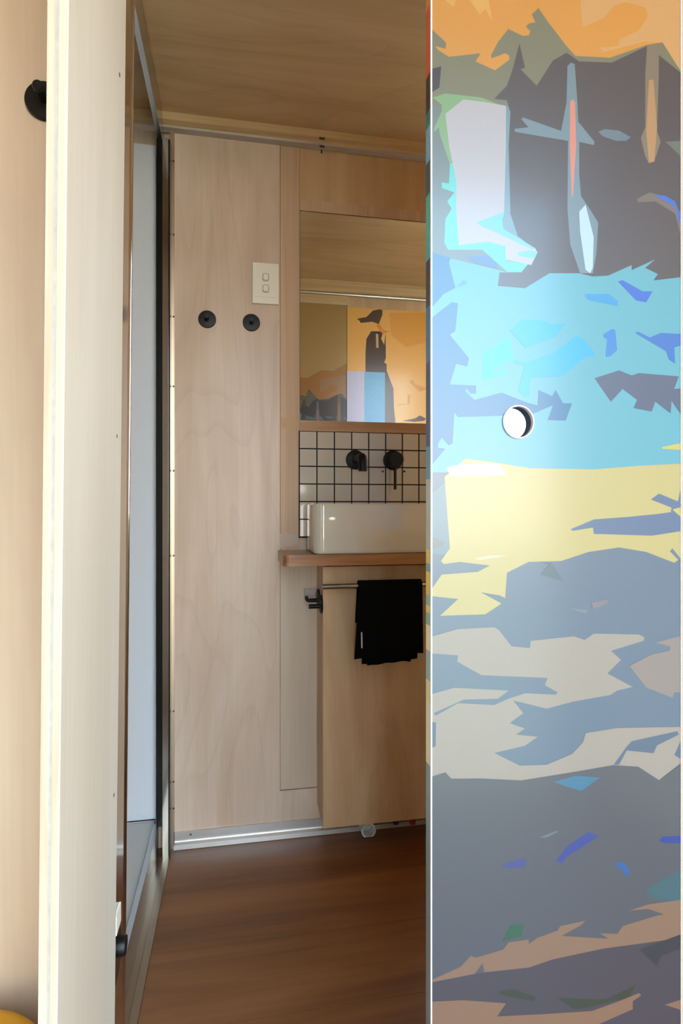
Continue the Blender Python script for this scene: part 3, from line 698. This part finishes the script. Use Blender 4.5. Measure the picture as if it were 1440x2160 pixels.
A(1450, (84, 90, 100), [(-50,500),(45,495),(130,470),(160,505),(550,515),(860,465),(1060,430),(1195,440),(1310,515),(1500,420),(1500,3000),(-50,3000)])
A(1450, (54, 122, 156), [(725,525),(850,490),(985,500),(880,575)])
A(1450, (44, 72, 154), [(740,960),(800,880),(920,800),(980,825),(930,855),(800,940),(770,975)])
A(1450, (66, 78, 146), [(435,990),(480,965),(570,945),(575,990),(480,1005)])
A(1450, (38, 98, 168), [(1060,975),(1110,965),(1150,1010),(1135,1050),(1090,1000)])
A(1450, (24, 66, 154), [(1310,850),(1330,825),(1500,815),(1500,855),(1340,862)])
A(1450, (112, 128, 136), [(650,832),(740,795),(755,798),(690,830)])
A(1450, (58, 104, 116), [(1230,1130),(1330,1060),(1500,1000),(1500,1170),(1300,1178)])
A(1750, (72, 70, 82), [(-50,850),(400,785),(720,720),(1000,660),(1500,590),(1500,1400),(-50,1400)])
A(1750, (150, 116, 94), [(-50,870),(60,830),(215,760),(270,700),(300,710),(450,665),(480,625),(590,610),(590,635),(640,600),(750,560),(765,535),(905,505),(880,530),(770,590),(1030,605),(985,575),(1080,578),(1110,535),(1290,480),(1340,470),(1250,440),(1145,450),(1250,415),(1500,380),(1500,590),(1000,660),(720,720),(590,765),(400,785),(345,790),(335,740),(290,800),(60,845)])
A(1750, (32, 98, 74), [(440,620),(490,530),(565,530),(550,590)])
A(1750, (48, 66, 54), [(415,900),(500,880),(630,930),(620,950),(450,920)], [(740,930),(1020,940),(1180,860),(1150,930),(850,1000)])
A(1750, (48, 58, 68), [(1200,665),(1500,570),(1500,650),(1320,700),(1300,760)])
A(1750, (150, 112, 88), [(-50,970),(230,945),(465,962),(415,1035),(700,1020),(940,1005),(1090,950),(1200,905),(1212,918),(1165,950),(1165,995),(970,1080),(600,1130),(-50,1140)], [(1340,970),(1500,930),(1500,985)])

dr = thing('printed_door', 'narrow door panel printed with an orange sky, dark rocks and blue water', 'door', (XD0, YD, 0))
obj('core', slab(XD0+0.0016, XD1-0.0016, ZD0, ZD1, YD+0.0012, YD+TD, (hc.x, hc.z, HR)), door_core, dr)
def print_sheet(name, yb, sgn, clipx, art, base, par, pre, hole, gloss):
    bm = bmesh.new(); mats = [print_mat(base, gloss, pre)]; idx = {}
    x0, x1, z0, z1 = clipx
    bm.faces.new([bm.verts.new(q) for q in ((x0, yb, z0), (x1, yb, z0), (x1, yb, z1), (x0, yb, z1))]).material_index = 0
    for i, (rgb, poly) in enumerate(art):
        m = print_mat(rgb, gloss, pre)
        if rgb not in idx: idx[rgb] = len(mats); mats.append(m)
        pts = []
        for x, z in poly:
            x = min(max(x, x0), x1); z = min(max(z, z0), z1)
            if not pts or abs(x-pts[-1][0])+abs(z-pts[-1][1]) > 1e-5: pts.append((x, z))
        if abs(pts[0][0]-pts[-1][0])+abs(pts[0][1]-pts[-1][1]) < 1e-5: pts.pop()
        k = 0
        while len(pts) > 3 and k < len(pts):                   # drop the middle of runs along a clipped edge
            a, b, c = pts[k-1], pts[k], pts[(k+1) % len(pts)]
            if any(abs(a[d]-b[d]) < 1e-6 and abs(b[d]-c[d]) < 1e-6 for d in (0, 1)): pts.pop(k); k = max(0, k-2)
            else: k += 1
        if len(pts) < 3: continue
        vv = [bm.verts.new((x, yb+sgn*(i+1)*6e-6, z)) for x, z in pts]
        for t in tessellate_polygon([[Vector((x, z, 0)) for x, z in pts]]):
            try: bm.faces.new([vv[k] for k in t]).material_index = idx[rgb]
            except ValueError: pass
    if hole: punch(bm, *hole)
    else: bmesh.ops.triangulate(bm, faces=bm.faces[:])
    for v in bm.verts: v.co -= WL[par]
    me = bpy.data.meshes.new(name); bm.to_mesh(me); bm.free()
    for m in mats: me.materials.append(m)
    o = bpy.data.objects.new(name, me); C.objects.link(o); o.parent = par; WL[o] = WL[par].copy()
    return o
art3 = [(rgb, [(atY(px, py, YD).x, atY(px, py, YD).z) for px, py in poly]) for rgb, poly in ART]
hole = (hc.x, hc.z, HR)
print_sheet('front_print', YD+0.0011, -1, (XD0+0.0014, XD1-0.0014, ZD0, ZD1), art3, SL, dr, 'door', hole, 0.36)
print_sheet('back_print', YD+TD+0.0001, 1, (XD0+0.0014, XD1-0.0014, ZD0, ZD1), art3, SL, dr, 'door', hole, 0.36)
# bare edges of the sheet, coloured return on the left side
obj('edge_trim', box(XD0, XD0+0.0014, YD, YD+0.003, ZD0, ZD1), rim_m, dr)
obj('edge_trim', box(XD1-0.0014, XD1, YD, YD+0.003, ZD0, ZD1), rim_m, dr)
xe = XD0
bands = [(-800, 0, (236, 150, 70)), (0, 145, (226, 96, 62)), (145, 222, (40, 36, 42)), (222, 255, (40, 140, 130)), (255, 330, (130, 196, 226)), (330, 400, (48, 76, 96)), (400, 540, (70, 190, 180)), (540, 640, (24, 40, 70)), (640, 760, (60, 130, 180)), (760, 940, (40, 84, 130)), (940, 1010, (90, 160, 190)), (1010, 1160, (190, 200, 190)), (1160, 1190, (240, 212, 90)), (1190, 1208, (120, 170, 165)), (1208, 1258, (246, 205, 70)), (1258, 1280, (150, 190, 170)), (1280, 1296, (240, 215, 110)), (1296, 1322, (130, 180, 165)), (1322, 1376, (248, 236, 180)), (1376, 1440, (150, 190, 180)), (1440, 1485, (246, 230, 160)), (1485, 1620, (248, 232, 190)), (1620, 2400, (130, 150, 160))]
for y0, y1, rgb in bands:
    z1 = min(atY(900, y0, YD).z, ZD1); z0 = max(atY(900, y1, YD).z, ZD0)
    if z1-z0 > 0.002: obj('edge_band', box(xe, xe+0.0018, YD+0.003, YD+TD, z0, z1), print_mat(rgb, 0.4, 'edge'), dr)
bm = bmesh.new(); n = 48; ri, ro = HR*0.985, HR*1.05
for k in range(n):
    a, b = 2*math.pi*k/n, 2*math.pi*(k+1)/n
    for y0 in (YD-0.0012,):
        q = [(hc.x+r_*math.cos(t), y, hc.z+r_*math.sin(t)) for r_, t, y in ((ri, a, y0), (ri, b, y0), (ro, b, y0), (ro, a, y0), (ri, a, YD+0.004), (ri, b, YD+0.004), (ro, b, YD+0.004), (ro, a, YD+0.004))]
        v = [bm.verts.new(x) for x in q]
        bm.faces.new((v[0], v[1], v[2], v[3])); bm.faces.new((v[0], v[4], v[5], v[1])); bm.faces.new((v[3], v[2], v[6], v[7]))
bmesh.ops.remove_doubles(bm, verts=bm.verts[:], dist=1e-6)
obj('finger_hole_rim', bm, rim_m, dr, smooth=True)

# partition carrying on to the right of the door; its printed bathroom face shows in the mirror
YP0, YP1 = YD, YD+TD
PX0 = XD1+0.0006
VY = 2*YM-YP1                                                  # the printed face as the mirror shows it
mir = lambda px, py: (atY(px, py, VY).x, atY(px, py, VY).z)
pt = struct(obj('wall_partition', box(PX0, XR, YP0, YP1, 0, ZC), ply_head), 'printed partition continuing beside the door, seen in the mirror', 'wall')
S5 = 4.0
PART = []
def B(rgb, *polys):
    for q in polys: PART.append((rgb, [mir(560+x/S5, 420+y/S5) for x, y in q]))
B((226, 160, 66), [(1040,960),(1400,960),(1400,1200),(1180,1250),(1060,1150)])
B((232, 178, 92), [(1100,1480),(1190,1480),(1190,1880),(1100,1880)])
B((70, 46, 26), [(770,1010),(850,995),(905,940),(965,912),(985,930),(985,975),(960,1040),(955,1055),(900,1035),(800,1045),(795,1030)])
B((222, 140, 48), [(960,925),(1022,868),(1018,925),(988,940)])
B((222, 140, 48), [(930,1065),(960,1050),(990,1100),(1050,1120),(1000,1130),(985,1160),(960,1110)])
B((56, 26, 16), [(850,1180),(890,1115),(960,1115),(985,1130),(975,1180),(1000,1230),(1012,1120),(1014,1340),(1000,1380),(1020,1390),(1022,1450),(1078,1600),(1082,1760),(1095,1890),(1085,2300),(840,2300),(842,1300)])
B((196, 160, 110), [(930,1135),(950,1140),(952,1258),(932,1252)])
B((78, 48, 28), [(1150,1870),(1260,1850),(1300,1825),(1350,1850),(1340,1870),(1250,1880)])
B((216, 150, 60), [(1200,1650),(1222,1648),(1215,1730),(1195,1738)], [(1210,1540),(1240,1520),(1262,1560),(1360,1600),(1300,1625),(1250,1580)], [(1115,1730),(1180,1725),(1180,1735),(1115,1740)])
zpt = mir(800, 652)[1]
print_sheet('partition_print', YP1+0.0003, 1, (PX0, XR, 0.02, zpt), PART, (232, 174, 88), pt, 'partition', None, 0.4)
# added board, coloured to stand in for a bright window rectangle in the mirror
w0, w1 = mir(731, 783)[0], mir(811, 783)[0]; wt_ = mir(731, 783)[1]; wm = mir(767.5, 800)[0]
pb = thing('window_stand_in', 'stand-in board for a bright window, half lavender and half sky blue, seen in the mirror', 'panel', ((w0+w1)/2, YP1, 0.9))
obj('lavender_half', box(w0, wm, YP1+0.001, YP1+0.006, 0.9, wt_), plain('painted_window_lavender', (196, 194, 226), 0.3), pb)
obj('blue_half', box(wm, w1, YP1+0.001, YP1+0.006, 0.9, wt_), plain('painted_window_blue', (104, 176, 226), 0.3), pb)
# head over door and partition with its cornice and metal bead
hd = struct(obj('trim_4', box(XD0-0.30, XR, YP0-0.01, YP1+0.02, ZC-0.055, ZC), cornice_w, bevel=0.001), 'timber head above the printed partition', 'trim')
obj('head_panel', box(XD0-0.30, XD1, YP0, YP1+0.004, ZD1+0.003, ZC-0.05), cornice_w, hd)
obj('head_bead', tube([(XD0-0.02, YP1+0.012, ZC-0.062), (XR, YP1+0.012, ZC-0.062)], 0.007, 14), alu, hd, smooth=True)
